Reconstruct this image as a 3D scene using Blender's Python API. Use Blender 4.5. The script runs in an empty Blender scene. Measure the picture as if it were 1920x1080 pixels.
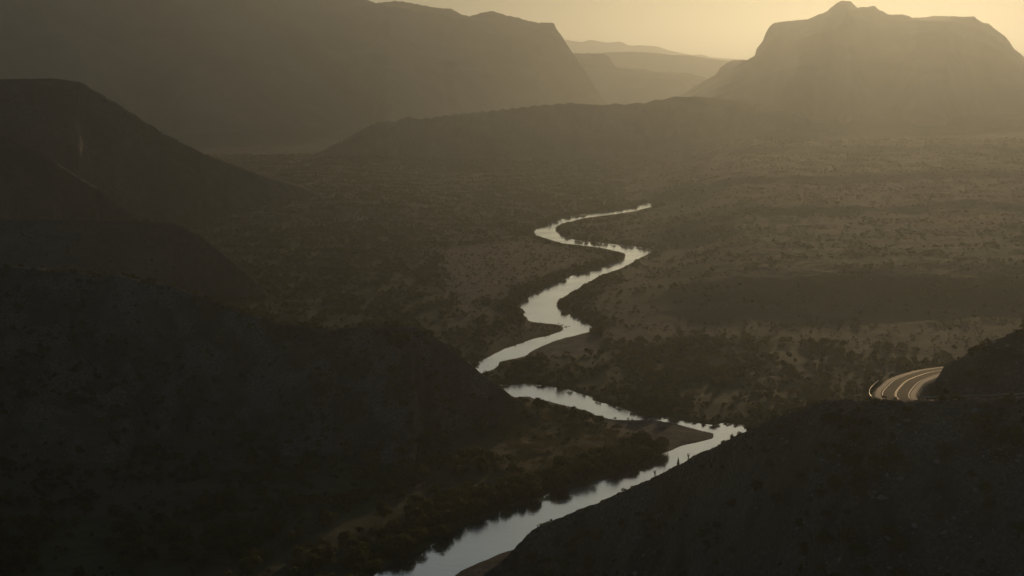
import bpy, math, random
import numpy as np

# ------------------------------------------------------------------ camera, sky, sun, exposure
SC = bpy.context.scene
COL = SC.collection
F = 2637.0                      # focal length in pixels of a 1920 wide frame
CAM_Z = 150.0                   # the overlook is 150 m above the river
HOR = 130.0                     # the horizon's row
PITCH = math.atan((540.0 - HOR) / F)

cam_data = bpy.data.cameras.new('camera')
cam_data.sensor_width = 36.0
cam_data.lens = F / 1920.0 * 36.0
cam_data.clip_start = 1.0
cam_data.clip_end = 90000.0
cam = bpy.data.objects.new('camera', cam_data)
cam.location = (0, 0, CAM_Z)
cam.rotation_euler = (math.pi / 2 - PITCH, 0, 0)
COL.objects.link(cam)
SC.camera = cam

SUN_AZ = math.radians(15.7)     # to the right of the view axis (+Y)
SUN_EL = math.radians(8.0)
world = bpy.data.worlds.new('World')
SC.world = world
world.use_nodes = True
wn = world.node_tree
for n in list(wn.nodes):
    wn.nodes.remove(n)
sky = wn.nodes.new('ShaderNodeTexSky')
sky.sky_type = 'NISHITA'
sky.sun_disc = False
sky.sun_elevation = SUN_EL
sky.sun_rotation = SUN_AZ
sky.altitude = 800
sky.air_density = 1.0
sky.dust_density = 0.15
sky.ozone_density = 1.0
bg = wn.nodes.new('ShaderNodeBackground')
bg.inputs['Strength'].default_value = 0.074
wo = wn.nodes.new('ShaderNodeOutputWorld')
wn.links.new(sky.outputs[0], bg.inputs[0])
wn.links.new(bg.outputs[0], wo.inputs[0])

sun_data = bpy.data.lights.new('sun', 'SUN')
sun_data.energy = 3.85
sun_data.angle = math.radians(0.53)
sun_data.color = (1.0, 0.68, 0.365)
sun = bpy.data.objects.new('sun', sun_data)
from mathutils import Vector
sd = Vector((math.sin(SUN_AZ) * math.cos(SUN_EL), math.cos(SUN_AZ) * math.cos(SUN_EL), math.sin(SUN_EL)))
sun.rotation_euler = sd.to_track_quat('Z', 'Y').to_euler()
COL.objects.link(sun)

SC.view_settings.view_transform = 'Standard'
SC.view_settings.look = 'None'
SC.view_settings.gamma = 1.0
SC.view_settings.use_curve_mapping = False
SC.view_settings.exposure = -1.52
SC.render.engine = 'CYCLES'
cy = SC.cycles
cy.max_bounces = 4
cy.diffuse_bounces = 2
cy.glossy_bounces = 2
cy.transmission_bounces = 2
cy.transparent_max_bounces = 4
cy.volume_bounces = 0
cy.use_denoising = True
cy.use_adaptive_sampling = True
cy.adaptive_threshold = 0.02
cy.use_light_tree = False
world.cycles.sampling_method = 'MANUAL'
world.cycles.sample_map_resolution = 512
cy.caustics_reflective = False
cy.caustics_refractive = False
cy.sample_clamp_indirect = 4.0
HAZE_DENSITY = 1.36e-4
HAZE_G = 0.70

rng = np.random.default_rng(11)
random.seed(11)

# ------------------------------------------------------------------ pixel <-> place
CP, SP = math.cos(PITCH), math.sin(PITCH)


def ray(px, py):
    px = np.asarray(px, float); py = np.asarray(py, float)
    rx = (px - 960.0) / F
    up = (540.0 - py) / F
    return rx, CP + up * SP, -SP + up * CP


def on_plane(px, py, z=0.0):
    dx, dy, dz = ray(px, py)
    t = (z - CAM_Z) / dz
    return dx * t, dy * t


def at_depth(px, py, Y):
    dx, dy, dz = ray(px, py)
    t = np.asarray(Y, float) / dy
    return dx * t, dy * t, CAM_Z + dz * t


def to_pixel(X, Y, Z):
    z = Z - CAM_Z
    fw = Y * CP - z * SP
    up = Y * SP + z * CP
    return 960.0 + F * X / fw, 540.0 - F * up / fw


# ------------------------------------------------------------------ noise
_p = np.random.default_rng(5).permutation(512).astype(np.int64)
_p = np.concatenate([_p, _p, _p])
_ga = np.linspace(0, 2 * np.pi, 32, endpoint=False)
_gx, _gy = np.cos(_ga), np.sin(_ga)


def gnoise(x, y, seed=0):
    x = x + seed * 17.31; y = y + seed * 9.77
    xi = np.floor(x).astype(np.int64); yi = np.floor(y).astype(np.int64)
    xf = x - xi; yf = y - yi
    xi &= 511; yi &= 511

    def g(ix, iy, fx, fy):
        h = _p[_p[ix & 511] + (iy & 511)] & 31
        return _gx[h] * fx + _gy[h] * fy
    u = xf * xf * xf * (xf * (xf * 6 - 15) + 10)
    v = yf * yf * yf * (yf * (yf * 6 - 15) + 10)
    a = g(xi, yi, xf, yf); b = g(xi + 1, yi, xf - 1, yf)
    c = g(xi, yi + 1, xf, yf - 1); d = g(xi + 1, yi + 1, xf - 1, yf - 1)
    return ((a + (b - a) * u) * (1 - v) + (c + (d - c) * u) * v) * 1.5


def fbm(x, y, octaves=4, seed=0, ridged=False):
    s = np.zeros_like(x, dtype=float); a = 1.0; f = 1.0; tot = 0.0
    for i in range(octaves):
        n = gnoise(x * f, y * f, seed + i * 3)
        if ridged:
            n = 1.0 - 2.0 * np.abs(n)
        s += a * n; tot += a
        a *= 0.5; f *= 2.03
    return s / tot


def smooth(a, b, x):
    t = np.clip((x - a) / (b - a), 0, 1)
    return t * t * (3 - 2 * t)


# ------------------------------------------------------------------ polygons
def catmull(pts, n=4):
    p = np.asarray(pts, float)
    q = np.vstack([2 * p[0] - p[1], p, 2 * p[-1] - p[-2]])
    out = []
    for i in range(1, len(q) - 2):
        for k in range(n):
            t = k / n
            out.append(0.5 * ((2 * q[i]) + (-q[i - 1] + q[i + 1]) * t + (2 * q[i - 1] - 5 * q[i] + 4 * q[i + 1] - q[i + 2]) * t * t
                              + (-q[i - 1] + 3 * q[i] - 3 * q[i + 1] + q[i + 2]) * t ** 3))
    out.append(q[-2])
    return np.array(out)


def signed_distance(poly, X, Y, reach=90.0):
    """Distance to a closed polygon, negative inside, clamped to reach."""
    X = np.asarray(X, float).ravel(); Y = np.asarray(Y, float).ravel()
    out = np.full(X.shape, float(reach))
    a = poly; b = np.roll(poly, -1, axis=0)
    lo = np.minimum(a[:, 1], b[:, 1]); hi = np.maximum(a[:, 1], b[:, 1])
    xlo, xhi = poly[:, 0].min() - reach, poly[:, 0].max() + reach
    idx = np.nonzero((Y > poly[:, 1].min() - reach) & (Y < poly[:, 1].max() + reach) & (X > xlo) & (X < xhi))[0]
    if len(idx) == 0:
        return out
    idx = idx[np.argsort(Y[idx], kind='stable')]
    for s in range(0, len(idx), 6000):
        k = idx[s:s + 6000]
        x = X[k]; y = Y[k]
        m = (hi > y[0] - reach) & (lo < y[-1] + reach)
        if not m.any():
            continue
        A = a[m]; B = b[m]
        d2 = np.full(len(k), float(reach * reach))
        ins = np.zeros(len(k), bool)
        for (ax, ay), (bx, by) in zip(A, B):
            ex, ey = bx - ax, by - ay
            t = np.clip(((x - ax) * ex + (y - ay) * ey) / (ex * ex + ey * ey + 1e-12), 0, 1)
            dx = x - ax - t * ex; dy = y - ay - t * ey
            np.minimum(d2, dx * dx + dy * dy, out=d2)
            if ay != by:
                c = (ay > y) != (by > y)
                ins ^= c & (x < ax + (y - ay) * ex / ey)
        d = np.sqrt(d2)
        out[k] = np.where(ins, -d, d)
    return out


def ground_poly(pix, n=3, z=0.5):
    x, y = on_plane([p[0] for p in pix], [p[1] for p in pix], z)
    p = np.stack([x, y], 1)
    return catmull(np.vstack([p, p[:1]]), n)[:-1]


# ------------------------------------------------------------------ the river's banks (left and right going upstream); third value: height of what hides the edge
LEFT = [(640, 1120, 0), (700, 1080, 0), (735, 1058, 0), (800, 1027, 0), (845, 1000, 0), (900, 976, 0), (960, 950, 0), (1000, 936, 0), (1050, 920, 0),
        (1100, 905, 0), (1160, 885, 0), (1220, 860, 0), (1270, 840, 0), (1300, 832, 0), (1333, 823, 0), (1338, 813, 0), (1314, 807, 0),
        (1290, 800, 0), (1240, 789, 0), (1170, 787, 0), (1140, 785, 0), (1110, 775, 0), (1080, 765, 0), (1040, 755, 0), (1000, 746, 0),
        (985, 743, 0), (940, 745, 0), (890, 735, 0), (862, 712, 0), (866, 696, 0), (890, 682, 0), (905, 675, 0), (935, 660, 0), (960, 650, 0),
        (1000, 636, 0), (1040, 626, 0), (1056, 618, 0), (1050, 609, .3), (1030, 604, .8), (1000, 599, 1.5), (985, 592, 1.5), (976, 580, 0), (985, 562, 0),
        (1010, 545, 0), (1060, 522, 0), (1100, 508, 0), (1140, 497, 0), (1165, 487, 0), (1173, 480, 0), (1168, 472, 1), (1130, 461, 2),
        (1085, 455, 2), (1055, 453, 1.5), (1045, 450, 1.5), (1015, 441, 1.5), (1000, 437, .5), (1005, 431, 0), (1030, 420, 0), (1050, 412, 0), (1060, 408, 0),
        (1100, 401, 0), (1150, 394.5, 0), (1188, 389, 0), (1200, 383.5, 0), (1216, 381.5, 0)]
RIGHT = [(850, 1120, 0), (850, 1082, 0), (880, 1062, 0), (920, 1045, 0), (962, 1031, 0), (1010, 1018, 0), (1090, 980, 0), (1180, 935, 0), (1280, 890, 0),
         (1360, 848, 0), (1425, 815, 0), (1404, 800, 0), (1380, 794, 0), (1355, 793, 0), (1340, 797, 0), (1290, 791, 0), (1245, 780, 0), (1200, 777, 0),
         (1180, 770, 0), (1150, 760, 0), (1112, 751, 0), (1110, 745, 0), (1090, 738, 0), (1050, 728, 0), (1010, 722, 0), (982, 720, 0), (945, 722, 0),
         (905, 715, 0), (900, 702, 0), (928, 686, 1.5), (937, 675, 1.5), (950, 668, 2), (985, 660, 2), (1000, 650, 2), (1040, 636, 1), (1075, 628, .5),
         (1107, 620, 0.3), (1108, 612, 0), (1090, 597, 0), (1060, 587, 0), (1046, 577, 0), (1047, 560, 1), (1070, 545, 2), (1085, 535, 2), (1130, 510, 2),
         (1160, 500, 2), (1185, 488, 2), (1208, 477, 1), (1225, 470, 0), (1190, 462, 0), (1130, 456, 0), (1085, 451, 0), (1055, 443, 0),
         (1045, 435, 0), (1043, 425, 1), (1055, 416, 1.5), (1075, 411.5, 1.5), (1100, 405.5, 1.5), (1150, 399, 1.5), (1190, 394, 1), (1205, 391, .5), (1230, 386, 0)]


def bank(chain):
    c = np.array(chain, float)
    x, y = on_plane(c[:, 0], c[:, 1], c[:, 2])
    return catmull(np.stack([x, y], 1), 4)


bank_l, bank_r = bank(LEFT), bank(RIGHT)
RIVER = np.vstack([bank_l, bank_r[::-1]])
_w = 1.0 + 0 * RIVER[:, :1]
RIVER = RIVER + np.stack([gnoise(RIVER[:, 0] / 9, RIVER[:, 1] / 9, 3), gnoise(RIVER[:, 0] / 9, RIVER[:, 1] / 9, 8)], 1) * 0.8

BAR = ground_poly([(998, 747), (1040, 756), (1110, 776), (1140, 786), (1240, 790), (1290, 801), (1338, 813), (1333, 823), (1300, 832),
                   (1272, 839), (1240, 832), (1185, 812), (1130, 792), (1080, 774), (1040, 762)], z=0)
BAR_NEAR = ground_poly([(835, 1090), (880, 1061), (920, 1044), (962, 1030), (968, 1042), (930, 1075), (915, 1110)], z=0)
BAR_MID = ground_poly([(1000, 653), (1040, 644), (1100, 628), (1112, 640), (1105, 662), (1040, 664), (1002, 665)])
SPIT = ground_poly([(900, 645), (960, 622), (1000, 603), (1050, 612), (1054, 620), (1000, 636), (950, 652)])
MEADOW = ground_poly([(1000, 752), (1060, 772), (1130, 800), (1200, 825), (1255, 838), (1200, 850), (1100, 878), (1010, 900), (960, 885), (955, 800)])
THICKET = ground_poly([(300, 470), (420, 435), (640, 420), (800, 430), (860, 470), (850, 520), (880, 590), (840, 620), (700, 640), (420, 640), (250, 600)])
LOW_LEFT = ground_poly([(690, 740), (1000, 752), (960, 880), (1000, 920), (900, 965), (780, 1020), (690, 1100), (-200, 1100), (-200, 960), (400, 950)])
RIGHT_THICKET = ground_poly([(930, 690), (1000, 668), (1110, 665), (1280, 628), (1450, 640), (1720, 660), (1800, 720), (1600, 790), (1420, 812), (1340, 795), (1245, 775),
                             (1110, 742), (1000, 716), (930, 718)])
BARE = ground_poly([(820, 470), (960, 455), (1080, 470), (1100, 490), (960, 540), (900, 560), (870, 600), (850, 540)])
SANDY = ground_poly([(590, 985), (660, 965), (760, 965), (700, 1000), (620, 1010)])
POLYS = dict(bar=BAR, bar_near=BAR_NEAR, bar_mid=BAR_MID, meadow=MEADOW, thicket=THICKET, low_left=LOW_LEFT, right_thicket=RIGHT_THICKET, bare=BARE, sandy=SANDY, spit=SPIT)


# ------------------------------------------------------------------ hills: crest rows (pixel x, pixel y, distance of the crest, distance of the foot)
class Hill:
    def __init__(self, rows, back, power=1.25, rough=0.05, scale=90.0, seed=1, cliff=False):
        r = np.array(rows, float)
        X, Y, Z = at_depth(r[:, 0], r[:, 1], r[:, 2])
        us = np.linspace((X / Y)[0], (X / Y)[-1], 2400)
        yc = np.interp(us, X / Y, r[:, 2]); zc = np.interp(us, X / Y, Z); y0 = np.interp(us, X / Y, r[:, 3])
        w = max(1, int(round((1.6 if cliff else 7.0) / F / (us[1] - us[0]))))
        ker = np.hanning(2 * w + 3); ker /= ker.sum()
        sm = lambda a: np.convolve(np.pad(a, w + 1, mode='edge'), ker, 'valid')
        zc = sm(zc)
        if cliff:
            jag = yc / F * (.9 * gnoise(us * F / 7, us * 0, seed) + .5 * gnoise(us * F / 2.6, us * 0, seed + 3))
        w2 = max(2, int(round((70.0 if cliff else 25.0) / F / (us[1] - us[0]))))
        k2 = np.hanning(2 * w2 + 3); k2 /= k2.sum()
        self.zs = np.convolve(np.pad(np.maximum(zc, -10), w2 + 1, mode='edge'), k2, 'valid')
        zx = np.abs(np.gradient(self.zs if cliff else zc, us)) / yc
        y0 = np.maximum(y0, yc - np.maximum(self.zs if cliff else zc, 3) / (1.0 * zx + (.15 if cliff else .38)))
        for _ in range(60 if cliff else 5):
            y0 = sm(y0)
        self.u, self.yc, self.zc, self.y0 = us, sm(yc), zc + (jag if cliff else 0), y0
        self.back, self.power, self.rough, self.scale, self.seed, self.cliff = back, power, rough, scale, seed, cliff

    def __call__(self, X, Y):
        """Height; -50 wherever the hill lies under the floor anyway."""
        X, Y = np.broadcast_arrays(X, Y)
        out = np.full(X.shape, -50.0)
        u = X / Y
        yc = np.interp(u, self.u, self.yc)
        k = self.scale / yc * (0.02 if self.cliff else 0.08)
        u = u + k * np.clip((yc - Y) / self.scale, 0, 1) * (gnoise(X / self.scale, Y / self.scale, self.seed + 31) + .4 * gnoise(X / self.scale * 3, Y / self.scale * 3, self.seed + 37))
        zc = np.interp(u, self.u, self.zc); yc = np.interp(u, self.u, self.yc); y0 = np.interp(u, self.u, self.y0)
        t = (Y - y0) / (yc - y0)
        m = (zc > -8) & (t > -0.25) & (zc - (Y - yc) * self.back > -25)
        if not m.any():
            return out
        X = X[m]; Y = Y[m]; zc = zc[m]; t = t[m]; yc = yc[m]
        if self.cliff:
            f = np.interp(t, [-1, 0, .2, .4, .5, .53, .62, .7, .73, .8, .83, .95, 1.0], [-.5, 0, .19, .36, .44, .52, .58, .65, .80, .85, .92, .985, 1.0])
        else:
            f = np.where(t > 0, np.clip(t, 0, 1) ** self.power, t)
        b = np.maximum(Y - yc, 0.0)
        n = fbm(X / self.scale, Y / self.scale, 2 if self.cliff else 4, self.seed, True) - 0.35
        env = np.clip(t, 0, 1) * np.clip(1.0 - t, 0, 1) * 4 * (t < 1) + 0.12
        small = fbm(X / (self.scale * .12), Y / (self.scale * .12), 3, self.seed + 20)
        zs = np.interp(u[m], self.u, self.zs)
        top = smooth(.9 if self.cliff else .62, 1.0, t)
        zf = zs + (zc - zs) * top
        h = np.where(zc > 0, zf * f, zc) - b * self.back
        h = h + np.maximum(zc, 4) * self.rough * env * n * 2.2 + small * self.rough * (4.0 if self.cliff else 12.0) * np.clip(t * 4, 0, 1)
        lid = CAM_Z + (zc - CAM_Z) * Y / yc - .6 * (1 - np.clip(t, 0, 1)) * np.maximum(yc - Y, 0) * .02
        out[m] = np.where((t < 1) & (zc > 2), np.minimum(h, lid), h)
        return out


near_left = Hill([(-500, 400, 640, 450), (-100, 485, 640, 455), (0, 499, 640, 460), (120, 510, 640, 465), (240, 519, 640, 470), (330, 538, 640, 475),
                  (420, 572, 630, 480), (520, 604, 620, 485), (620, 613, 610, 490), (700, 610, 605, 495), (780, 609, 600, 500), (820, 632, 597, 505),
                  (850, 656, 595, 505), (900, 695, 592, 510), (950, 732, 590, 520), (1000, 772, 588, 535), (1035, 800, 585, 540), (1070, 860, 580, 545)],
                 0.45, 1.1, 0.11, 75, 2)
mid_left = Hill([(-500, 370, 950, 790), (0, 408, 950, 790), (100, 409, 950, 800), (250, 411, 960, 820), (330, 419, 970, 850), (380, 442, 955, 880),
                 (440, 492, 930, 880), (475, 522, 915, 880), (510, 560, 905, 880), (540, 620, 905, 880)], 0.4, 1.0, 0.03, 80, 5)
spur_left = Hill([(-500, 60, 1150, 950), (0, 249, 1150, 960), (100, 300, 1150, 980), (180, 350, 1170, 1000), (230, 388, 1130, 1050), (280, 428, 1090, 1030),
                  (330, 475, 1060, 1020), (365, 525, 1040, 1020), (400, 600, 1040, 1020)], 0.5, 1.0, 0.015, 110, 7)
back_left = Hill([(-500, 120, 1450, 1180), (-100, 150, 1450, 1180), (0, 147, 1450, 1190), (100, 145, 1450, 1200), (150, 152, 1450, 1220), (220, 192, 1460, 1240), (300, 244, 1470, 1260),
                  (380, 286, 1480, 1280), (480, 323, 1500, 1330), (560, 346, 1550, 1420), (640, 373, 1600, 1500), (700, 392, 1650, 1560), (800, 470, 1650, 1580)],
                 0.5, 1.0, 0.03, 140, 9)
mid_ridge = Hill([(420, 400, 2120, 1900), (500, 335, 2130, 1980), (548, 311, 2160, 1990), (640, 262, 2300, 2010), (700, 230, 2400, 2010), (725, 225, 2410, 2010), (745, 226, 2410, 2010), (757, 219, 2420, 2000), (775, 218, 2430, 2000), (790, 221, 2430, 2000),
                  (900, 208, 2500, 1990), (1000, 198, 2560, 1950), (1080, 191, 2600, 1930), (1135, 194, 2600, 1930), (1200, 192, 2620, 1950), (1260, 181, 2640, 1970),
                  (1300, 179, 2650, 1990), (1345, 182, 2650, 2000), (1400, 190, 2640, 2050), (1480, 210, 2600, 2100), (1560, 240, 2560, 2200), (1640, 268, 2500, 2250), (1720, 292, 2500, 2300), (1850, 380, 2500, 2300)],
                 0.5, 1.15, 0.045, 170, 12)
right_ridge = Hill([(1560, 330, 2600, 2350), (1680, 292, 2600, 2350), (1770, 276, 2620, 2330), (1810, 262, 2640, 2320), (1850, 233, 2680, 2300), (1880, 226, 2700, 2300), (1920, 222, 2700, 2300),
                    (2200, 205, 2700, 2300)], 0.5, 1.2, 0.05, 150, 14)
knob = Hill([(1600, 330, 2450, 2380), (1645, 289, 2450, 2380), (1662, 276, 2450, 2380), (1690, 276, 2450, 2380), (1706, 290, 2450, 2380), (1740, 330, 2450, 2380)], 0.6, 1.0, 0.03, 60, 15)
# the slope under the road: a spur falling from the road down to the river
near_right = Hill([(760, 1260, 390, 350), (850, 1110, 396, 355), (905, 1078, 402, 355), (960, 1034, 411, 350), (1000, 990, 418, 335), (1100, 950, 413, 300), (1230, 893, 398, 235), (1320, 845, 380, 225),
                   (1400, 806, 364, 215), (1480, 775, 350, 206), (1540, 752, 340, 200), (1580, 749, 336, 197), (1640, 749, 331, 195), (1700, 749, 329, 193), (1780, 749, 324, 188),
                   (1920, 745, 316, 184), (2300, 690, 320, 180)], 0.62, 1.05, 0.06, 42, 17)
road_hill = Hill([(1660, 1500, 375, 355), (1700, 800, 378, 355), (1718, 735, 380, 352), (1735, 708, 388, 352), (1760, 690, 396, 350), (1790, 675, 394, 349), (1820, 661, 392, 348), (1850, 645, 390, 347), (1880, 632, 388, 346),
                  (1920, 614, 386, 345), (2300, 470, 380, 345)], 0.5, 0.8, 0.02, 30, 21)
HILLS = [('near_left', near_left), ('mid_left', mid_left), ('spur_left', spur_left), ('back_left', back_left), ('mid_ridge', mid_ridge),
         ('right_ridge', right_ridge), ('knob', knob), ('near_right', near_right), ('road_hill', road_hill)]

# road centre line: pixel x, pixel y, distance
ROAD_PIX = [(2250, 742, 338), (2050, 753, 338), (1920, 756, 338), (1830, 758, 340), (1775, 758, 341), (1728, 757, 341), (1696, 753, 342), (1681, 745, 348), (1680, 736, 357), (1687, 726, 370),
            (1700, 714, 386), (1721, 705, 406), (1748, 697, 428), (1790, 691, 452), (1850, 688, 485)]
_rx, _ry, _rz = at_depth([p[0] for p in ROAD_PIX], [p[1] for p in ROAD_PIX], [p[2] for p in ROAD_PIX])
ROAD = catmull(np.stack([_rx, _ry, _rz], 1), 8)


def road_near(X, Y):
    """Distance to the road's centre line and the road's height there."""
    d2 = np.full(X.shape, 1e9); z = np.zeros(X.shape); sgn = np.zeros(X.shape)
    m = (Y > 285) & (Y < 500) & (X > 60)
    if m.any():
        x = X[m]; y = Y[m]
        D = np.full(x.shape, 1e9); Zr = np.zeros(x.shape); S = np.zeros(x.shape)
        for A, B in zip(ROAD[:-1], ROAD[1:]):
            e = B - A
            t = np.clip(((x - A[0]) * e[0] + (y - A[1]) * e[1]) / (e[0] ** 2 + e[1] ** 2), 0, 1)
            dx = x - A[0] - t * e[0]; dy = y - A[1] - t * e[1]
            q = dx * dx + dy * dy
            k = q < D
            D[k] = q[k]; Zr[k] = (A[2] + t * e[2])[k]; S[k] = np.sign(e[0] * dy - e[1] * dx)[k]
        d2[m] = D; z[m] = Zr; sgn[m] = S
    return np.sqrt(d2), z, sgn


def smax(a, b, k):
    h = np.clip(0.5 + 0.5 * (a - b) / k, 0, 1)
    return b + (a - b) * h + k * h * (1 - h)


def terrain(X, Y):
    """Height, index of the hill that stands there (-1 the valley floor), and the masks."""
    shape = X.shape
    X = X.ravel().astype(float); Y = Y.ravel().astype(float)
    u = X / Y
    d = signed_distance(RIVER, X, Y, 90)
    dist = {k: signed_distance(p, X, Y, 40) for k, p in POLYS.items()}
    low = np.minimum(np.minimum(dist['bar'], dist['bar_near']), dist['bar_mid'])
    flat = 1 - smooth(-1, 7, low)
    und = fbm(X / 45, Y / 45, 4, 30)
    fine = fbm(X / 6, Y / 6, 3, 33)
    bankz = 0.75 * smooth(0, 5, d) + 0.7 * smooth(4, 30, d)
    z = bankz * (1 - 0.6 * flat) + (und * 1.3 + fine * 0.3) * smooth(3, 40, d) * (1 - flat)
    z = np.where(d < 0, np.maximum(d * 0.22, -1.6), z + 0.02)
    # gravel terraces of the right plain
    w = fbm(X / 130, Y / 130, 4, 40) * 45 - u * 260
    side = smooth(0.075, 0.17, u) * smooth(10, 80, d)
    ter = 15.0 * smooth(800, 900, Y + w + 30) + 5 * smooth(1180, 1230, Y + w * 1.6) + 7 * smooth(1480, 1540, Y + w * 2) + 7 * smooth(1950, 2030, Y + w)
    z = z + ter * side * (1 + 0.05 * fine)
    z = z + side * (fbm(X / 60, Y / 60, 5, 44, True) * 2.2 * smooth(780, 950, Y))
    # low terraces left of the far river
    z = z + smooth(-0.02, -0.14, u) * smooth(1380, 1560, Y + w) * 9 * smooth(20, 90, d)
    z = z + smooth(1650, 1900, Y) * 3 * (und + .6)
    # the overlook the camera stands on
    R = np.hypot(X, Y)
    z = np.maximum(z, 146.5 - 0.56 * np.maximum(R - 3, 0))
    own = np.full(X.shape, -1)
    hz = []
    for name, h in HILLS:
        v = h(X, Y)
        v = np.where((d < 14) & (d > -50), np.minimum(v, -2 + 0 * d + 8.0 * smooth(6, 14, d) * smooth(0, 1, v / 10) * 4), v) if name in ('near_left',) else v
        if name == 'near_right':
            v = v - 40 * smooth(3, -6, d)
        hz.append(v)
    for i, v in enumerate(hz):
        own = np.where((v > z) & (v > 1.0), i, own)
        z = np.where(v > z - 6, smax(z, v, 2.0 if i < 7 else 1.0), z) if i != 8 else np.maximum(z, v)
    z = np.where(d < -1, np.minimum(z, -0.4), z)
    # the bench cut for the road
    rd, rz, rs = road_near(X, Y)
    bench = 1 - smooth(5.4, 9.0, rd)
    z = np.where(rd < 13, z * (1 - bench) + (rz - 0.22) * bench, z)
    z = np.where((rd < 13) & (rd > 5.5), z + (fbm(X / 2.2, Y / 2.2, 2, 61)) * 0.25, z)
    masks = dict(gravel=flat * smooth(-3, 1, d + 2), meadow=1 - smooth(-8, 6, dist['meadow']), green=np.maximum.reduce([.6 * smooth(-.45, .25, und) * smooth(.12, .05, u), .72 * smooth(-.4, .2, und + .4 * fine), 1 - smooth(-30, 22, dist['thicket'] + und * 30),
                 1 - smooth(-8, 10, dist['low_left']), 1 - smooth(-8, 12, dist['right_thicket']), 1 - smooth(3, 25, d)]) * (own < 0), bare=1 - smooth(-15, 10, dist['bare']),
                 pale=(1 - smooth(5.6, 7.2, rd)) * smooth(-.5, .3, fbm(X / 3, Y / 3, 2, 75)))
    masks['stony'] = .62 * np.isin(own, (7, 8)) * smooth(-.3, .2, fbm(X / 12, Y / 12, 3, 77)) + .9 * (own == 0) * smooth(-.15, .25, fbm(X / 16, Y / 16, 3, 78))
    masks['tone'] = smooth(-.35, .35, und + .5 * fine)
    for k in ('thicket', 'low_left', 'right_thicket', 'bare', 'meadow', 'bar', 'sandy', 'spit'):
        masks['zone_' + k] = dist[k] + und * (26 if k == 'thicket' else 8) + fine * 6 < 0
    # a pale eroded bluff at the foot of the far left hill
    bx, by = at_depth(500, 408, 1380)[0], 1440
    bl = np.exp(-(((X - bx) / 32) ** 2 + ((Y - by) / 50) ** 2)) * smooth(-.1, .25, fbm(X / 14, Y / 14, 3, 70))
    masks['pale'] = np.maximum(masks['pale'], np.clip(bl, 0, 1) * .6)
    return z.reshape(shape), own.reshape(shape), {k: v.reshape(shape) for k, v in masks.items()}, d.reshape(shape), rd.reshape(shape)


# ------------------------------------------------------------------ materials
def new_mat(name):
    m = bpy.data.materials.new(name)
    m.use_nodes = True
    nt = m.node_tree
    for n in list(nt.nodes):
        nt.nodes.remove(n)
    out = nt.nodes.new('ShaderNodeOutputMaterial')
    return m, nt, out


def N(nt, t, **kw):
    n = nt.nodes.new(t)
    for k, v in kw.items():
        if k.startswith('i_'):
            n.inputs[k[2:].replace('_', ' ')].default_value = v
        else:
            setattr(n, k, v)
    return n


def noise_node(nt, coord, scale, detail=5, rough=.6):
    n = N(nt, 'ShaderNodeTexNoise')
    n.inputs['Scale'].default_value = scale
    n.inputs['Detail'].default_value = detail
    n.inputs['Roughness'].default_value = rough
    nt.links.new(coord, n.inputs['Vector'])
    return n


def mixc(nt, fac, a, b):
    m = N(nt, 'ShaderNodeMix', data_type='RGBA')
    for sock, v in ((m.inputs[0], fac), (m.inputs[6], a), (m.inputs[7], b)):
        if isinstance(v, (int, float)):
            sock.default_value = v
        elif isinstance(v, tuple):
            sock.default_value = v + (1,)
        else:
            nt.links.new(v, sock)
    return m.outputs[2]


def ramp(nt, fac, a, b):
    r = N(nt, 'ShaderNodeMapRange')
    r.inputs['From Min'].default_value = a
    r.inputs['From Max'].default_value = b
    nt.links.new(fac, r.inputs['Value'])
    return r.outputs[0]


def ground_material():
    m, nt, out = new_mat('desert_ground')
    g = N(nt, 'ShaderNodeNewGeometry').outputs['Position']
    mid = noise_node(nt, g, 0.12, 3, .7).outputs['Fac']
    sm = noise_node(nt, g, .9, 2, .7).outputs['Fac']
    c = mixc(nt, N(nt, 'ShaderNodeAttribute', attribute_name='tone').outputs['Fac'], (.085, .07, .05), (.145, .118, .085))
    c = mixc(nt, ramp(nt, mid, .42, .7), c, (.10, .08, .055))
    c = mixc(nt, ramp(nt, sm, .55, .75), c, (.20, .165, .125))

    def att(name):
        a = N(nt, 'ShaderNodeAttribute', attribute_name=name)
        return a.outputs['Fac']
    grass = mixc(nt, ramp(nt, mid, .35, .65), (.058, .068, .028), (.095, .10, .045))
    c = mixc(nt, att('green'), c, grass)
    mead = mixc(nt, ramp(nt, mid, .4, .65), (.22, .165, .06), (.13, .11, .045))
    c = mixc(nt, att('meadow'), c, mead)
    c = mixc(nt, att('bare'), c, mixc(nt, ramp(nt, mid, .4, .65), (.22, .17, .12), (.14, .11, .08)))
    grav = mixc(nt, ramp(nt, sm, .4, .6), (.055, .054, .053), (.10, .097, .094))
    grav = mixc(nt, ramp(nt, mid, .48, .62), grav, (.035, .034, .03))
    grav = mixc(nt, ramp(nt, mid, .40, .30), grav, (.15, .14, .125))
    c = mixc(nt, att('gravel'), c, grav)
    c = mixc(nt, att('stony'), c, mixc(nt, ramp(nt, sm, .35, .65), (.11, .095, .072), (.24, .21, .165)))
    c = mixc(nt, att('pale'), c, (.30, .265, .22))
    p = N(nt, 'ShaderNodeBsdfPrincipled')
    p.inputs['Roughness'].default_value = .9
    p.inputs['Specular IOR Level'].default_value = .25
    nt.links.new(c, p.inputs['Base Color'])
    b = N(nt, 'ShaderNodeBump')
    b.inputs['Strength'].default_value = .7
    b.inputs['Distance'].default_value = .35
    nt.links.new(sm, b.inputs['Height'])
    nt.links.new(b.outputs[0], p.inputs['Normal'])
    nt.links.new(p.outputs[0], out.inputs['Surface'])
    return m


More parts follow.
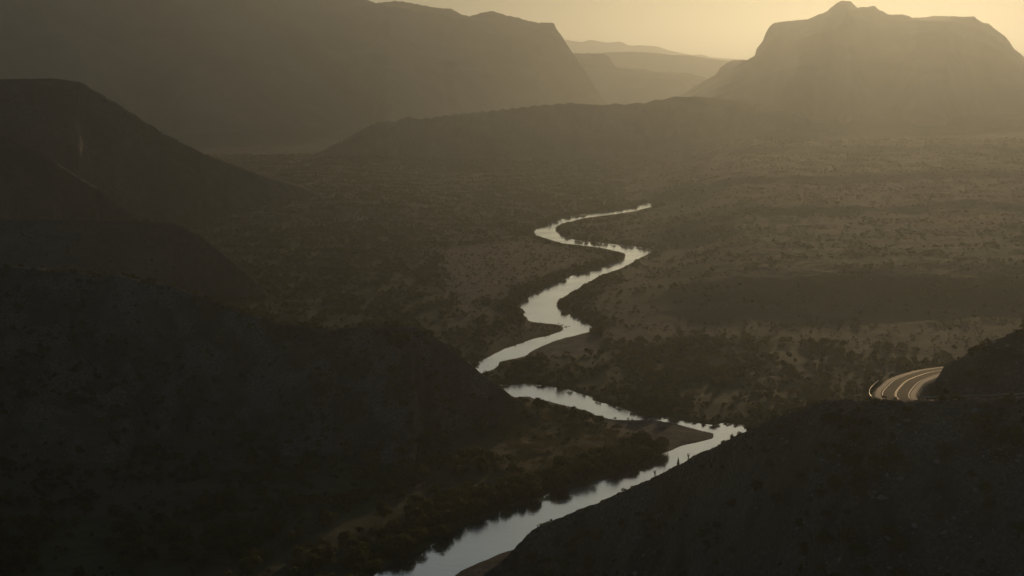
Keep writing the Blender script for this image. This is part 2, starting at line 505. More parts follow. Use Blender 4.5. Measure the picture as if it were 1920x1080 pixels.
def rock_material(name, a, b, scale=.5):
    m, nt, out = new_mat(name)
    g = N(nt, 'ShaderNodeNewGeometry').outputs['Position']
    n1 = noise_node(nt, g, scale, 6, .65).outputs['Fac']
    inf = N(nt, 'ShaderNodeObjectInfo').outputs['Random']
    c = mixc(nt, ramp(nt, n1, .35, .65), a, b)
    c = mixc(nt, ramp(nt, inf, 0, 2.5), c, (.36, .33, .29))
    p = N(nt, 'ShaderNodeBsdfPrincipled')
    p.inputs['Roughness'].default_value = .85
    p.inputs['Specular IOR Level'].default_value = .3
    nt.links.new(c, p.inputs['Base Color'])
    bp = N(nt, 'ShaderNodeBump')
    bp.inputs['Strength'].default_value = .5
    bp.inputs['Distance'].default_value = .1
    nt.links.new(n1, bp.inputs['Height'])
    nt.links.new(bp.outputs[0], p.inputs['Normal'])
    nt.links.new(p.outputs[0], out.inputs['Surface'])
    return m


def leaf_material(name, a, b, trans):
    m, nt, out = new_mat(name)
    inf = N(nt, 'ShaderNodeObjectInfo').outputs['Random']
    g = N(nt, 'ShaderNodeNewGeometry').outputs['Position']
    n1 = noise_node(nt, g, .9, 3, .6).outputs['Fac']
    add = N(nt, 'ShaderNodeMath', operation='ADD')
    nt.links.new(ramp(nt, n1, .3, .7), add.inputs[0])
    nt.links.new(inf, add.inputs[1])
    half = N(nt, 'ShaderNodeMath', operation='MULTIPLY')
    half.inputs[1].default_value = .5
    nt.links.new(add.outputs[0], half.inputs[0])
    c = mixc(nt, half.outputs[0], a, b)
    d = N(nt, 'ShaderNodeBsdfPrincipled')
    d.inputs['Roughness'].default_value = .6
    d.inputs['Specular IOR Level'].default_value = .25
    nt.links.new(c, d.inputs['Base Color'])
    t = N(nt, 'ShaderNodeBsdfTranslucent')
    nt.links.new(mixc(nt, .35, c, (.20, .17, .03)), t.inputs['Color'])
    mx = N(nt, 'ShaderNodeMixShader')
    mx.inputs[0].default_value = trans
    nt.links.new(d.outputs[0], mx.inputs[1])
    nt.links.new(t.outputs[0], mx.inputs[2])
    nt.links.new(mx.outputs[0], out.inputs['Surface'])
    return m


def plain_material(name, col, rough=.7, metal=0.0, spec=.4):
    m, nt, out = new_mat(name)
    g = N(nt, 'ShaderNodeNewGeometry').outputs['Position']
    n1 = noise_node(nt, g, 2.5, 5, .65).outputs['Fac']
    c = mixc(nt, ramp(nt, n1, .3, .7), col, tuple(v * .7 for v in col))
    p = N(nt, 'ShaderNodeBsdfPrincipled')
    p.inputs['Roughness'].default_value = rough
    p.inputs['Metallic'].default_value = metal
    p.inputs['Specular IOR Level'].default_value = spec
    nt.links.new(c, p.inputs['Base Color'])
    nt.links.new(p.outputs[0], out.inputs['Surface'])
    return m


def water_material():
    m, nt, out = new_mat('river_water')
    g = N(nt, 'ShaderNodeNewGeometry').outputs['Position']
    mp = N(nt, 'ShaderNodeMapping')
    mp.inputs['Scale'].default_value = (.55, 1.0, 1.0)
    mp.inputs['Rotation'].default_value = (0, 0, math.radians(-25))
    nt.links.new(g, mp.inputs['Vector'])
    n1 = noise_node(nt, mp.outputs[0], .35, 4, .6).outputs['Fac']
    n2 = noise_node(nt, mp.outputs[0], .04, 3, .5).outputs['Fac']
    p = N(nt, 'ShaderNodeBsdfPrincipled')
    p.inputs['Base Color'].default_value = (.90, .97, 1.0, 1)
    p.inputs['Metallic'].default_value = .97
    p.inputs['IOR'].default_value = 1.38
    r = N(nt, 'ShaderNodeMapRange')
    r.inputs['From Min'].default_value = .35
    r.inputs['From Max'].default_value = .65
    r.inputs['To Min'].default_value = .08
    r.inputs['To Max'].default_value = .2
    nt.links.new(n2, r.inputs['Value'])
    nt.links.new(r.outputs[0], p.inputs['Roughness'])
    b = N(nt, 'ShaderNodeBump')
    b.inputs['Strength'].default_value = .35
    b.inputs['Distance'].default_value = .12
    nt.links.new(n1, b.inputs['Height'])
    nt.links.new(b.outputs[0], p.inputs['Normal'])
    nt.links.new(p.outputs[0], out.inputs['Surface'])
    return m


M_GROUND = ground_material()
M_CLIFF = rock_material('mesa_rock', (.16, .12, .09), (.22, .17, .125), .01)
M_ROCK = rock_material('boulder_rock', (.2, .19, .175), (.36, .34, .31), 1.2)
M_LEAF = leaf_material('shrub_leaves', (.036, .05, .017), (.095, .105, .036), .45)
M_TREE = leaf_material('tree_leaves', (.055, .08, .024), (.13, .145, .045), .5)
M_DRY = leaf_material('dry_grass', (.20, .15, .06), (.30, .24, .11), .4)
M_BARK = plain_material('bark', (.10, .08, .06), .9)
M_WATER = water_material()


# ------------------------------------------------------------------ mesh helpers
def mesh_np(name, verts, quads, mat, smooth_shade=False):
    me = bpy.data.meshes.new(name)
    v = np.asarray(verts, np.float32); q = np.asarray(quads, np.int32)
    k = q.shape[1]
    me.vertices.add(len(v)); me.vertices.foreach_set('co', v.ravel())
    me.loops.add(q.size); me.loops.foreach_set('vertex_index', q.ravel())
    me.polygons.add(len(q)); me.polygons.foreach_set('loop_start', np.arange(0, q.size, k, dtype=np.int32))
    me.polygons.foreach_set('loop_total', np.full(len(q), k, np.int32))
    if smooth_shade:
        me.polygons.foreach_set('use_smooth', np.ones(len(q), bool))
    me.update(calc_edges=True)
    if mat:
        me.materials.append(mat)
    return me


def link(name, me, parent=None, **props):
    o = bpy.data.objects.new(name, me)
    COL.objects.link(o)
    if parent is not None:
        o.parent = parent
    for k, v in props.items():
        if v:
            o[k] = v
    return o


# ------------------------------------------------------------------ ground, hills
az = np.radians(np.arange(-23.5, 23.51, 0.056))
rows = [100.0]
while rows[-1] < 3400:
    r = rows[-1]
    step = .012 if r < 190 else (  .003 if r < 1700 else .0045)
    rows.append(r * (1 + step))
rows = np.array(rows)
U = np.tan(az)
GX = rows[:, None] * U[None, :]
GY = np.repeat(rows[:, None], len(U), 1)
GZ, OWN, MASK, RD, ROADD = terrain(GX, GY)
nr, nc = GX.shape
verts_all = np.stack([GX, GY, GZ], -1).reshape(-1, 3)
ii = np.arange((nr - 1) * nc).reshape(nr - 1, nc)[:, :-1].ravel()
quads_all = np.stack([ii, ii + 1, ii + nc + 1, ii + nc], 1)
fo = OWN.ravel()[quads_all]
face_owner = np.where((fo[:, 0] == fo[:, 1]) | (fo[:, 0] == fo[:, 2]), fo[:, 0], fo[:, 1])
HILL_TAGS = {
    -1: ('ground', 'dark scrubby valley floor and plain around the winding river', 'ground'),
    0: ('hill', 'near dark rounded hill filling the lower left beside the river', 'hill'),
    1: ('hill', 'low dark hill with flat crest just behind the near hill', 'hill'),
    2: ('hill', 'steep dark spur rising to the frame edge below the tall left hill', 'hill'),
    3: ('hill', 'tall hazy hill at the left sloping down to the far valley floor', 'hill'),
    4: ('ridge', 'long hazy ridge crossing the middle in front of both mesas', 'ridge'),
    5: ('ridge', 'hazy brown ridge at the right edge below the lone mesa', 'ridge'),
    6: ('hill', 'tiny hazy knob on the far plain under the lone mesa', 'hill'),
    7: ('hill', 'near dark rocky slope in the lower right falling from the road to the river', 'hill'),
    8: ('hill', 'dark rocky roadside hill rising to the right edge behind the road', 'hill'),
}
for i in range(-1, len(HILLS)):
    q = quads_all[face_owner == i]
    if len(q) == 0:
        continue
    used, inv = np.unique(q, return_inverse=True)
    nm, lab, cat = HILL_TAGS[i]
    me = mesh_np(nm, verts_all[used], inv.reshape(q.shape), M_GROUND, True)
    for k, a in MASK.items():
        if k.startswith('zone_'):
            continue
        at = me.attributes.new(k, 'FLOAT', 'POINT')
        at.data.foreach_set('value', a.ravel()[used].astype(np.float32))
    link(nm, me, kind='structure', label=lab, category=cat)

# the plain beyond, out to the horizon
th = np.linspace(0, 2 * math.pi, 97)[:-1]
rr = np.array([0.0, 500, 2000, 3000, 5000, 8000, 14000, 24000, 40000])
vv, qq = [], []
for a in range(len(rr)):
    for t in th:
        vv.append((max(rr[a], 1) * math.sin(t), max(rr[a], 1) * math.cos(t), -4.0))
nt_ = len(th)
for a in range(len(rr) - 1):
    for b in range(nt_):
        qq.append((a * nt_ + b, (a + 1) * nt_ + b, (a + 1) * nt_ + (b + 1) % nt_, a * nt_ + (b + 1) % nt_))
link('plain', mesh_np('plain', vv, [q[::-1] for q in qq], M_GROUND), kind='structure', label='hazy desert plain reaching to the far mountains', category='plain')

# river
def ribbon_water():
    # water reaches a little under both banks; the ground hides the surplus
    x0, x1 = RIVER[:, 0].min() - 8, RIVER[:, 0].max() + 8
    y0, y1 = RIVER[:, 1].min() - 8, RIVER[:, 1].max() + 8
    xs = np.arange(x0, x1, 2.0); ys = np.arange(y0, y1, 2.5)
    gx, gy = np.meshgrid(xs, ys)
    d = signed_distance(RIVER, gx, gy, 20).reshape(gx.shape)
    keep = d < 4.0
    idx = np.arange(gx.size).reshape(gx.shape)
    k = keep[:-1, :-1] | keep[1:, :-1] | keep[:-1, 1:] | keep[1:, 1:]
    q = np.stack([idx[:-1, :-1][k], idx[:-1, 1:][k], idx[1:, 1:][k], idx[1:, :-1][k]], 1)
    used, inv = np.unique(q, return_inverse=True)
    v = np.stack([gx.ravel()[used], gy.ravel()[used], np.zeros(len(used))], 1)
    return mesh_np('river', v, inv.reshape(q.shape), M_WATER, True)


link('river', ribbon_water(), kind='structure', label='pale winding river reflecting the evening sky', category='river')


# ------------------------------------------------------------------ mesas and far ridges
def mesa(name, rows_, depth_back, label, cat, cliff, rough, scale, seed, du=0.03, nrow=90, power=1.2):
    h = Hill(rows_, .3, power, rough, scale, seed, cliff)
    u0, u1 = h.u.min(), h.u.max()
    us = np.linspace(u0, u1, int((math.degrees(math.atan(u1)) - math.degrees(math.atan(u0))) / du) + 2)
    t = np.concatenate([np.linspace(0, 1, nrow), 1 + np.linspace(.03, 1, 14)])
    yc = np.interp(us, h.u, h.yc); y0 = np.interp(us, h.u, h.y0)
    Yg = np.where(t[:, None] <= 1, y0 + (yc - y0) * t[:, None], yc + (t[:, None] - 1) * depth_back)
    Xg = Yg * us[None, :]
    Z = h(Xg, Yg)
    Z = np.maximum(Z, -6.0)
    n_, m_ = Xg.shape
    i_ = np.arange((n_ - 1) * m_).reshape(n_ - 1, m_)[:, :-1].ravel()
    q = np.stack([i_, i_ + 1, i_ + m_ + 1, i_ + m_], 1)
    me = mesh_np(name, np.stack([Xg, Yg, Z], -1).reshape(-1, 3), q, M_CLIFF, True)
    link(name, me, kind='structure', label=label, category=cat)


def rowset(pts, yc, y0):
    return [(x, y, yc, y0) for x, y in pts]


mesa('mesa', [(-900, -175, 4500, 2230), (-100, -165, 4500, 2230), (0, -150, 4500, 2240)] + [(x, y, 4500, min(4000, 2260 + max(0, x - 600) * 5)) for x, y in
     [(200, -110), (300, -80), (500, -45), (640, -15), (690, 0), (705, 6), (740, 2), (760, 4), (790, 10), (830, 16), (845, 16), (865, 27), (880, 31), (905, 24), (922, 21), (950, 29), (975, 34), (985, 38), (1010, 43),
      (1038, 43), (1042, 52), (1055, 70), (1066, 88), (1075, 101), (1095, 130), (1115, 160), (1135, 190), (1150, 220), (1200, 330)]],
     2500, 'huge hazy mesa on the left ending in a cliff at its right end', 'mesa', True, .016, 420, 51)
mesa('mesa', rowset([(900, 100), (1040, 99), (1105, 100), (1130, 101), (1140, 104), (1148, 116), (1156, 127), (1190, 128), (1212, 130), (1222, 134), (1250, 135), (1290, 137), (1322, 145),
     (1350, 158), (1400, 190), (1500, 260)], 5400, 4400), 2500, 'low stepped hazy mesa in the gap between the two big mesas', 'mesa', True, .02, 500, 53, .05, 50)
mesa('mountain', rowset([(700, 130), (1000, 108), (1100, 101), (1140, 98), (1190, 97), (1230, 99), (1260, 103), (1290, 104), (1330, 110), (1380, 116), (1450, 122), (1700, 118), (2100, 110)], 6900, 6300),
     2500, 'pale hazy mountain line low in the gap, nearer of two', 'mountain', False, .02, 900, 55, .05, 40)
mesa('mountain', rowset([(500, 95), (900, 88), (1000, 80), (1060, 74), (1075, 77), (1092, 79), (1106, 74), (1122, 77), (1137, 80), (1165, 78), (1172, 82), (1180, 86), (1200, 85), (1232, 87), (1252, 94), (1280, 100), (1300, 103), (1316, 102),
     (1330, 107), (1365, 110), (1450, 116), (1700, 108), (2300, 100)], 10800, 10000), 3500, 'palest hazy mountain line farthest off in the gap', 'mountain', False, .015, 1200, 57, .04, 40)
mesa('mesa', [(x, y, 4300, 2780 if x < 1450 else 2640) for x, y in
     [(1100, 330), (1200, 230), (1285, 172), (1310, 157), (1342, 140), (1352, 125), (1362, 118), (1376, 112), (1400, 113), (1416, 104), (1418, 92), (1430, 78), (1434, 66), (1442, 50), (1452, 43), (1470, 40),
      (1515, 36), (1535, 27), (1552, 21), (1558, 14), (1570, 5), (1582, 1), (1595, 2), (1601, 8), (1606, 15), (1625, 13), (1640, 11), (1646, 18), (1655, 21), (1664, 27), (1690, 27), (1704, 30), (1712, 34),
      (1750, 30), (1826, 31), (1832, 36), (1842, 42), (1852, 44), (1884, 68), (1894, 80), (1902, 92), (1920, 107), (1960, 135), (2030, 180), (2300, 260)]],
     2500, 'lone flat-topped mesa with a small peak, glowing in haze at the right', 'mesa', True, .012, 420, 59)


# ------------------------------------------------------------------ road
def road_strip(name, a, b, lift, mat, parent, i0=0, i1=None, wob=0.0, dash=None, **props):
    P = ROAD[i0:i1]
    T = np.gradient(P[:, :2], axis=0)
    T /= np.linalg.norm(T, axis=1)[:, None]
    Nn = np.stack([-T[:, 1], T[:, 0]], 1)           # to the left going away
    k = np.arange(len(P))
    wa = a + wob * gnoise(k * .9, k * 0 + a, 4); wb = b + wob * gnoise(k * .9, k * 0 + b, 6)
    crown = lambda w: -0.02 * np.abs(w)
    A = np.column_stack([P[:, :2] + Nn * wa[:, None], P[:, 2] + lift + crown(wa)])
    Bv = np.column_stack([P[:, :2] + Nn * wb[:, None], P[:, 2] + lift + crown(wb)])
    Mv = (A + Bv) / 2
    n = len(P)
    v = np.vstack([A, Mv, Bv])
    q = []
    for i in range(n - 1):
        if dash and (i // dash) % 2:
            continue
        q += [(i, n + i, n + i + 1, i + 1), (n + i, 2 * n + i, 2 * n + i + 1, n + i + 1)]
    me = mesh_np(name, v, [t[::-1] for t in q] if a < b else q, mat, True)
    o = link(name, me, parent, **props)
    return o


def asphalt_material():
    m, nt, out = new_mat('asphalt')
    g = N(nt, 'ShaderNodeNewGeometry').outputs['Position']
    n1 = noise_node(nt, g, 3.0, 4, .7).outputs['Fac']
    p = N(nt, 'ShaderNodeBsdfPrincipled')
    nt.links.new(mixc(nt, ramp(nt, n1, .35, .65), (.03, .028, .026), (.05, .046, .042)), p.inputs['Base Color'])
    p.inputs['Roughness'].default_value = .8
    p.inputs['Specular IOR Level'].default_value = .05
    nt.links.new(p.outputs[0], out.inputs['Surface'])
    return m


M_ASPH = asphalt_material()
M_SHOULDER = plain_material('caliche_gravel', (.34, .285, .22), .75, 0, .28)
M_YELLOW = plain_material('yellow_road_paint', (.5, .34, .06), .6, 0, .5)
M_WHITE = plain_material('white_road_paint', (.5, .49, .46), .6, 0, .5)
M_STEEL = plain_material('galvanised_steel', (.55, .54, .52), .38, .85)
M_WOOD = plain_material('weathered_post', (.16, .13, .10), .9)
road = road_strip('road', -3.7, 3.7, 0.0, M_ASPH, None, kind='structure', label='two-lane asphalt road curving down behind the roadside hill', category='road')
road_strip('shoulder', 3.6, 5.1, -.012, M_SHOULDER, road, wob=.35)
road_strip('shoulder', -5.0, -3.6, -.012, M_SHOULDER, road, wob=.35)
road_strip('centre_line', .08, .22, .006, M_YELLOW, road)
road_strip('centre_line', -.22, -.08, .006, M_YELLOW, road)
road_strip('edge_line', 3.2, 3.34, .006, M_WHITE, road)
road_strip('edge_line', -3.34, -3.2, .006, M_WHITE, road)

# guardrails
def box_mesh(name, lo, hi, mat):
    x0, y0, z0 = lo; x1, y1, z1 = hi
    v = [(x0, y0, z0), (x1, y0, z0), (x1, y1, z0), (x0, y1, z0), (x0, y0, z1), (x1, y0, z1), (x1, y1, z1), (x0, y1, z1)]
    f = [(0, 3, 2, 1), (4, 5, 6, 7), (0, 1, 5, 4), (1, 2, 6, 5), (2, 3, 7, 6), (3, 0, 4, 7)]
    return mesh_np(name, v, f, mat)


post_me = box_mesh('post', (-.09, -.09, -.6), (.09, .09, .74), M_WOOD)


def guardrail(RB, label):
    RT = np.gradient(RB[:, :2], axis=0); RT /= np.linalg.norm(RT, axis=1)[:, None]
    RN = np.stack([-RT[:, 1], RT[:, 0]], 1)
    rail = link('guardrail', None, label=label, category='guardrail', group='guardrails of the road')
    rail.location = RB[0]
    prof = [(.05, .42), (-.03, .47), (.05, .54), (.05, .60), (-.03, .67), (.05, .72)]
    v, q = [], []
    for (x, y, z), n_ in zip(RB, RN):
        for off, hh in prof:
            v.append((x - n_[0] * off - RB[0][0], y - n_[1] * off - RB[0][1], z + hh - RB[0][2]))
    kp = len(prof)
    for i in range(len(RB) - 1):
        for j in range(kp - 1):
            q.append((i * kp + j, i * kp + j + 1, (i + 1) * kp + j + 1, (i + 1) * kp + j))
    ro = link('rail', mesh_np('rail', v, q, M_STEEL, True), rail)
    sol = ro.modifiers.new('thickness', 'SOLIDIFY'); sol.thickness = .02
    seg = np.concatenate([[0], np.cumsum(np.linalg.norm(np.diff(RB[:, :2], axis=0), axis=1))])
    for sdist in np.arange(.3, seg[-1], 2.0):
        x, y, z = (np.interp(sdist, seg, RB[:, k]) for k in range(3))
        nx = np.interp(sdist, seg, RN[:, 0]); ny = np.interp(sdist, seg, RN[:, 1])
        p = link('post', post_me, rail)
        p.location = (x + nx * .16 - RB[0][0], y + ny * .16 - RB[0][1], z - RB[0][2])
        p.rotation_euler = (0, 0, math.atan2(ny, nx))


def crest_point(px):
    u = float(ray(px, 850)[0] / ray(px, 850)[1])
    Yc = float(np.interp(u, near_right.u, near_right.yc))
    Y = np.arange(Yc - 12, Yc + 14, .5)
    t, _, _, _, _ = terrain(Y * u, Y)
    k = int(np.argmax((t - CAM_Z) / Y))
    return Y[k] * u, Y[k], float(t[k])


_m = (ROAD[:, 1] > 345) & (ROAD[:, 1] < 378) & (ROAD[:, 0] < 110)
RP = ROAD[_m]
RT_ = np.gradient(RP[:, :2], axis=0); RT_ /= np.linalg.norm(RT_, axis=1)[:, None]
guardrail(np.column_stack([RP[:, :2] + np.stack([-RT_[:, 1], RT_[:, 0]], 1) * 6.6, RP[:, 2] - .15]), 'short curved steel guardrail on the outer side of the road bend')
_c = np.array([crest_point(px) for px in range(1714, 1930, 8)])
_c[:, 1] = np.convolve(np.pad(_c[:, 1], 2, mode='edge'), np.ones(5) / 5, 'valid')
_c[:, 2] = np.array([float(terrain(np.array([x]), np.array([y]))[0][0]) for x, y in _c[:, :2]])
_c[:, 2] = np.convolve(np.pad(_c[:, 2], 2, mode='edge'), np.ones(5) / 5, 'valid')
guardrail(_c, 'long straight steel guardrail along the top of the right slope')


# ------------------------------------------------------------------ plant and stone shapes (unit height)
def leaf_quads(centres, normals, size, r, aspect=.6):
    n = len(centres)
    a = r.normal(size=(n, 3)); a -= normals * (a * normals).sum(1)[:, None]
    a /= np.linalg.norm(a, axis=1)[:, None] + 1e-9
    b = np.cross(normals, a)
    s = (size * (.6 + .8 * r.random(n)))[:, None]
    v = np.stack([centres - a * s, centres + b * s * aspect, centres + a * s, centres - b * s * aspect], 1).reshape(-1, 3)
    return v, np.arange(4 * n).reshape(n, 4)


def crown(seed, n, size, width, lobes, base, flat=.75):
    r = np.random.default_rng(seed)
    cs, ns = [], []
    lc = []
    for i in range(lobes):
        ang = r.random() * 6.283; rad = width * .5 * math.sqrt(r.random()) * .85
        zz = base + (1 - base) * (.25 + .55 * r.random()) * (1 - .35 * rad / (width * .5))
        lc.append((rad * math.cos(ang), rad * math.sin(ang), zz, width * (.16 + .14 * r.random())))
    lc.append((0, 0, base + (1 - base) * .62, width * .26))
    per = n // len(lc)
    for x, y, z, rr in lc:
        d = r.normal(size=(per, 3)); d /= np.linalg.norm(d, axis=1)[:, None]
        d[:, 2] = np.where(d[:, 2] < -.5, -d[:, 2], d[:, 2])
        rad = rr * (.55 + .5 * r.random(per) ** .6)
        c = np.stack([x + d[:, 0] * rad, y + d[:, 1] * rad, z + d[:, 2] * rad * flat], 1)
        nn = d + r.normal(size=d.shape) * .55
        cs.append(c); ns.append(nn / np.linalg.norm(nn, axis=1)[:, None])
    c = np.vstack(cs); nn = np.vstack(ns)
    c[:, 2] = np.maximum(c[:, 2], .02)
    c[:, 2] *= 1.0 / max(c[:, 2].max(), .5)
    return leaf_quads(c, nn, size, r)


def tube(path, radii, sides=5):
    v, q = [], []
    for (x, y, z), rr in zip(path, radii):
        for k in range(sides):
            a = 6.2832 * k / sides
            v.append((x + rr * math.cos(a), y + rr * math.sin(a), z))
    for i in range(len(path) - 1):
        for k in range(sides):
            q.append((i * sides + k, i * sides + (k + 1) % sides, (i + 1) * sides + (k + 1) % sides, (i + 1) * sides + k))
    return v, q


def stems(seed, count, spread, top, r0, trunk):
    r = random.Random(seed)
    V, Q = [], []

    def put(path, radii):
        v, q = tube(path, radii)
        o = len(V); V.extend(v); Q.extend([tuple(i + o for i in t) for t in q])
    h0 = .28 if trunk else 0.0
    if trunk:
        lean = r.uniform(-.05, .05)
        put([(0, 0, -.06), (lean * .4, 0, .12), (lean, lean, .3)], [r0 * 1.3, r0, r0 * .8])
    for i in range(count):
        a = 6.283 * (i + r.random() * .7) / count
        s = spread * r.uniform(.5, 1)
        t = top * r.uniform(.75, 1)
        b = -.05 if not trunk else h0 - .06
        put([(0, 0, b), (s * .35 * math.cos(a), s * .35 * math.sin(a), b + (t - b) * .45), (s * math.cos(a), s * math.sin(a), t)], [r0 * .6, r0 * .42, r0 * .12])
    return V, Q


TREE_CROWN = [mesh_np('tree_crown', *crown(100 + i, 560, .075, 1.05 + .12 * (i % 3), 9, .12), M_TREE) for i in range(6)]
TREE_STEM = [mesh_np('tree_trunk', *stems(100 + i, 5, .32, .72, .035, True), M_BARK) for i in range(6)]
SHRUB_CROWN = [mesh_np('shrub_foliage', *crown(200 + i, 380, .09, 1.35 + .15 * (i % 3), 7, .05, .8), M_LEAF) for i in range(6)]
SHRUB_STEM = [mesh_np('shrub_stem', *stems(200 + i, 6, .45, .62, .03, False), M_BARK) for i in range(6)]
FAR_TREE = [mesh_np('far_tree', *crown(300 + i, 150, .15, 1.15, 6, .06), M_TREE) for i in range(4)]
FAR_SHRUB = [mesh_np('far_shrub', *crown(400 + i, 90, .19, 1.5, 5, .02, .8), M_LEAF) for i in range(4)]


def grass_tuft(seed):
    r = np.random.default_rng(seed)
    v, q = [], []
    for i in range(16):
        a = r.random() * 6.283; w = .05; l = r.uniform(.55, 1); s = r.uniform(.1, .5)
        bx, by = r.normal(size=2) * .12
        dx, dy = math.cos(a), math.sin(a)
        o = len(v)
        v += [(bx - dy * w, by + dx * w, -.03), (bx + dy * w, by - dx * w, -.03), (bx + dx * s + dy * w * .3, by + dy * s - dx * w * .3, l), (bx + dx * s - dy * w * .3, by + dy * s + dx * w * .3, l)]
        q.append((o, o + 1, o + 2, o + 3))
    return mesh_np('grass_tuft', v, q, M_DRY)


def stone_mesh(seed):
    import bmesh
    bm = bmesh.new()
    bmesh.ops.create_icosphere(bm, subdivisions=2, radius=.5)
    r = random.Random(seed)
    planes = [(Vector((r.gauss(0, 1), r.gauss(0, 1), r.gauss(0, 1))).normalized(), r.uniform(.26, .42)) for _ in range(11)]
    for vt in bm.verts:
        for n_, dd in planes:
            e = vt.co.dot(n_) - dd
            if e > 0:
                vt.co -= n_ * e
        vt.co *= 1 + r.uniform(-.03, .03)
        vt.co.z *= .8
    me = bpy.data.meshes.new('stone')
    bm.to_mesh(me); bm.free()
    me.materials.append(M_ROCK)
    return me


GRASS = [grass_tuft(i) for i in range(3)]
STONES = [stone_mesh(i) for i in range(7)]

# ------------------------------------------------------------------ where things stand: look-ups on the ground grid
TANG = (GZ - CAM_Z) / np.hypot(GX, GY)
HORIZ = np.maximum.accumulate(TANG, axis=0)


def grid_at(X, Y):
    c = np.clip((np.arctan2(X, Y) - az[0]) / (az[1] - az[0]), 0, nc - 1.001)
    r = np.clip(np.interp(Y, rows, np.arange(nr)), 0, nr - 1.001)
    return r, c


def look(A, r, c):
    i = r.astype(int); j = c.astype(int); a = r - i; b = c - j
    return (A[i, j] * (1 - a) + A[i + 1, j] * a) * (1 - b) + (A[i, j + 1] * (1 - a) + A[i + 1, j + 1] * a) * b


def near_look(A, r, c):
    return A[np.round(r).astype(int), np.round(c).astype(int)]


NC = 330000
ymax = 2300.0
cy_ = np.sqrt(rng.uniform(200.0 ** 2, ymax ** 2, NC))
cx_ = cy_ * rng.uniform(math.tan(math.radians(-22.5)), math.tan(math.radians(22.5)), NC)
RHO = NC / (math.tan(math.radians(22.5)) * (ymax ** 2 - 200.0 ** 2))
r_, c_ = grid_at(cx_, cy_)
cz_ = look(GZ, r_, c_)
own_ = near_look(OWN, r_, c_)
d_ = look(RD, r_, c_)
road_ = look(ROADD, r_, c_)
zone = {k: near_look(MASK['zone_' + k], r_, c_) for k in ('thicket', 'low_left', 'right_thicket', 'bare', 'meadow', 'bar', 'sandy', 'spit')}
grav_ = look(MASK['gravel'], r_, c_)
cl = fbm(cx_ / 28, cy_ / 28, 3, 81)
rnd = rng.random(NC)
rho = np.full(NC, .022)
hh = .5 + 1.1 * rnd
fl = own_ < 0


def setz(m, dens, h0, h1, pw=1.0):
    rho[m] = dens if np.isscalar(dens) else dens[m]
    hh[m] = h0 + (h1 - h0) * rnd[m] ** pw


setz(fl & (cx_ / cy_ < .1), .015 + .09 * smooth(-.15, .2, cl), .6, 2.6, 1.6)
wash = smooth(.35, .7, fbm(cx_ / 85, cy_ / 60, 3, 85, True))
setz(fl & (cx_ / cy_ > .08) & (cy_ > 800), .004 + .085 * wash * smooth(-.35, .2, cl) + .03 * smooth(.15, .4, cl), .4, 2.3, 2.2)
setz(fl & zone['thicket'], .012 + .065 * smooth(-.18, .2, cl), 1.1, 3.4, 1.2)
setz(fl & zone['bare'], .02, .6, 1.6)
setz(fl & zone['right_thicket'], .015 + .07 * smooth(-.12, .22, cl), 1.2, 4.2, 1.4)
setz(fl & zone['low_left'], .012 + .05 * smooth(-.1, .2, cl), 1.2, 5.5, 1.8)
setz(fl & zone['meadow'], .008 + .02 * smooth(.1, .3, cl), .6, 1.8)
setz(own_ == 0, .02 + .07 * smooth(-.15, .25, cl), .5, 2.9, 2.0)
setz((own_ == 0) & (cx_ / cy_ > -.09), .03 + .07 * smooth(-.15, .2, cl), .9, 4.2, 1.5)
setz(own_ == 7, .016 + .05 * smooth(-.05, .25, cl), 1.0, 3.6, 1.4)
setz((own_ == 7) & (cz_ < 30), .10, .8, 2.6, 1.4)
setz(own_ == 8, .05, .6, 2.6, 1.5)
for hill_, k_, h1_ in ((near_right, 7, 1.9), (road_hill, 8, 2.6), (near_left, 0, 2.4)):
    away = cy_ - np.interp(cx_ / cy_, hill_.u, hill_.yc)
    setz((own_ == k_) & (away > -7) & (away < 4), .06 + .09 * smooth(-.2, .2, cl), .5, h1_, 1.5)
behind = near_look(RD, *grid_at(cx_ * (1 + 13 / cy_), cy_ + 13)) < 0        # the river lies behind: what stands here hides water
bankside = (d_ > .6) & (d_ < 11) & (own_ != 7)
patch = smooth(-.28, .12, fbm(cx_ / 22, cy_ / 22, 3, 83))
bankside &= d_ < 5 + 7 * patch
setz(bankside & ~behind, .02 + .10 * patch, 1.6, 5.2)
setz(bankside & ~behind & (cy_ > 700), .02 + .11 * patch, 1.0, 4.2)
setz(bankside & behind, .02 + .08 * patch, .5, 2.0)
setz(bankside & behind & (cy_ > 1000), .015 + .03 * patch, .3, .9)
setz((d_ < 16) & (d_ > .6) & ~behind & (cy_ < 640) & (cy_ > 420) & (own_ != 7) & (cx_ / cy_ < .125), .10, 2.6, 6.0)
setz((d_ < 10) & (d_ > .6) & ~behind & (cy_ > 560) & (cy_ < 760), .02 + .10 * patch, .8, 2.6)
setz(zone['spit'] & (d_ > .5), .05, .6, 1.6)
rho[(grav_ > .35) | (d_ < .6) | (road_ < 6.8)] = 0
rho[(own_ >= 2) & (own_ <= 6)] *= .8
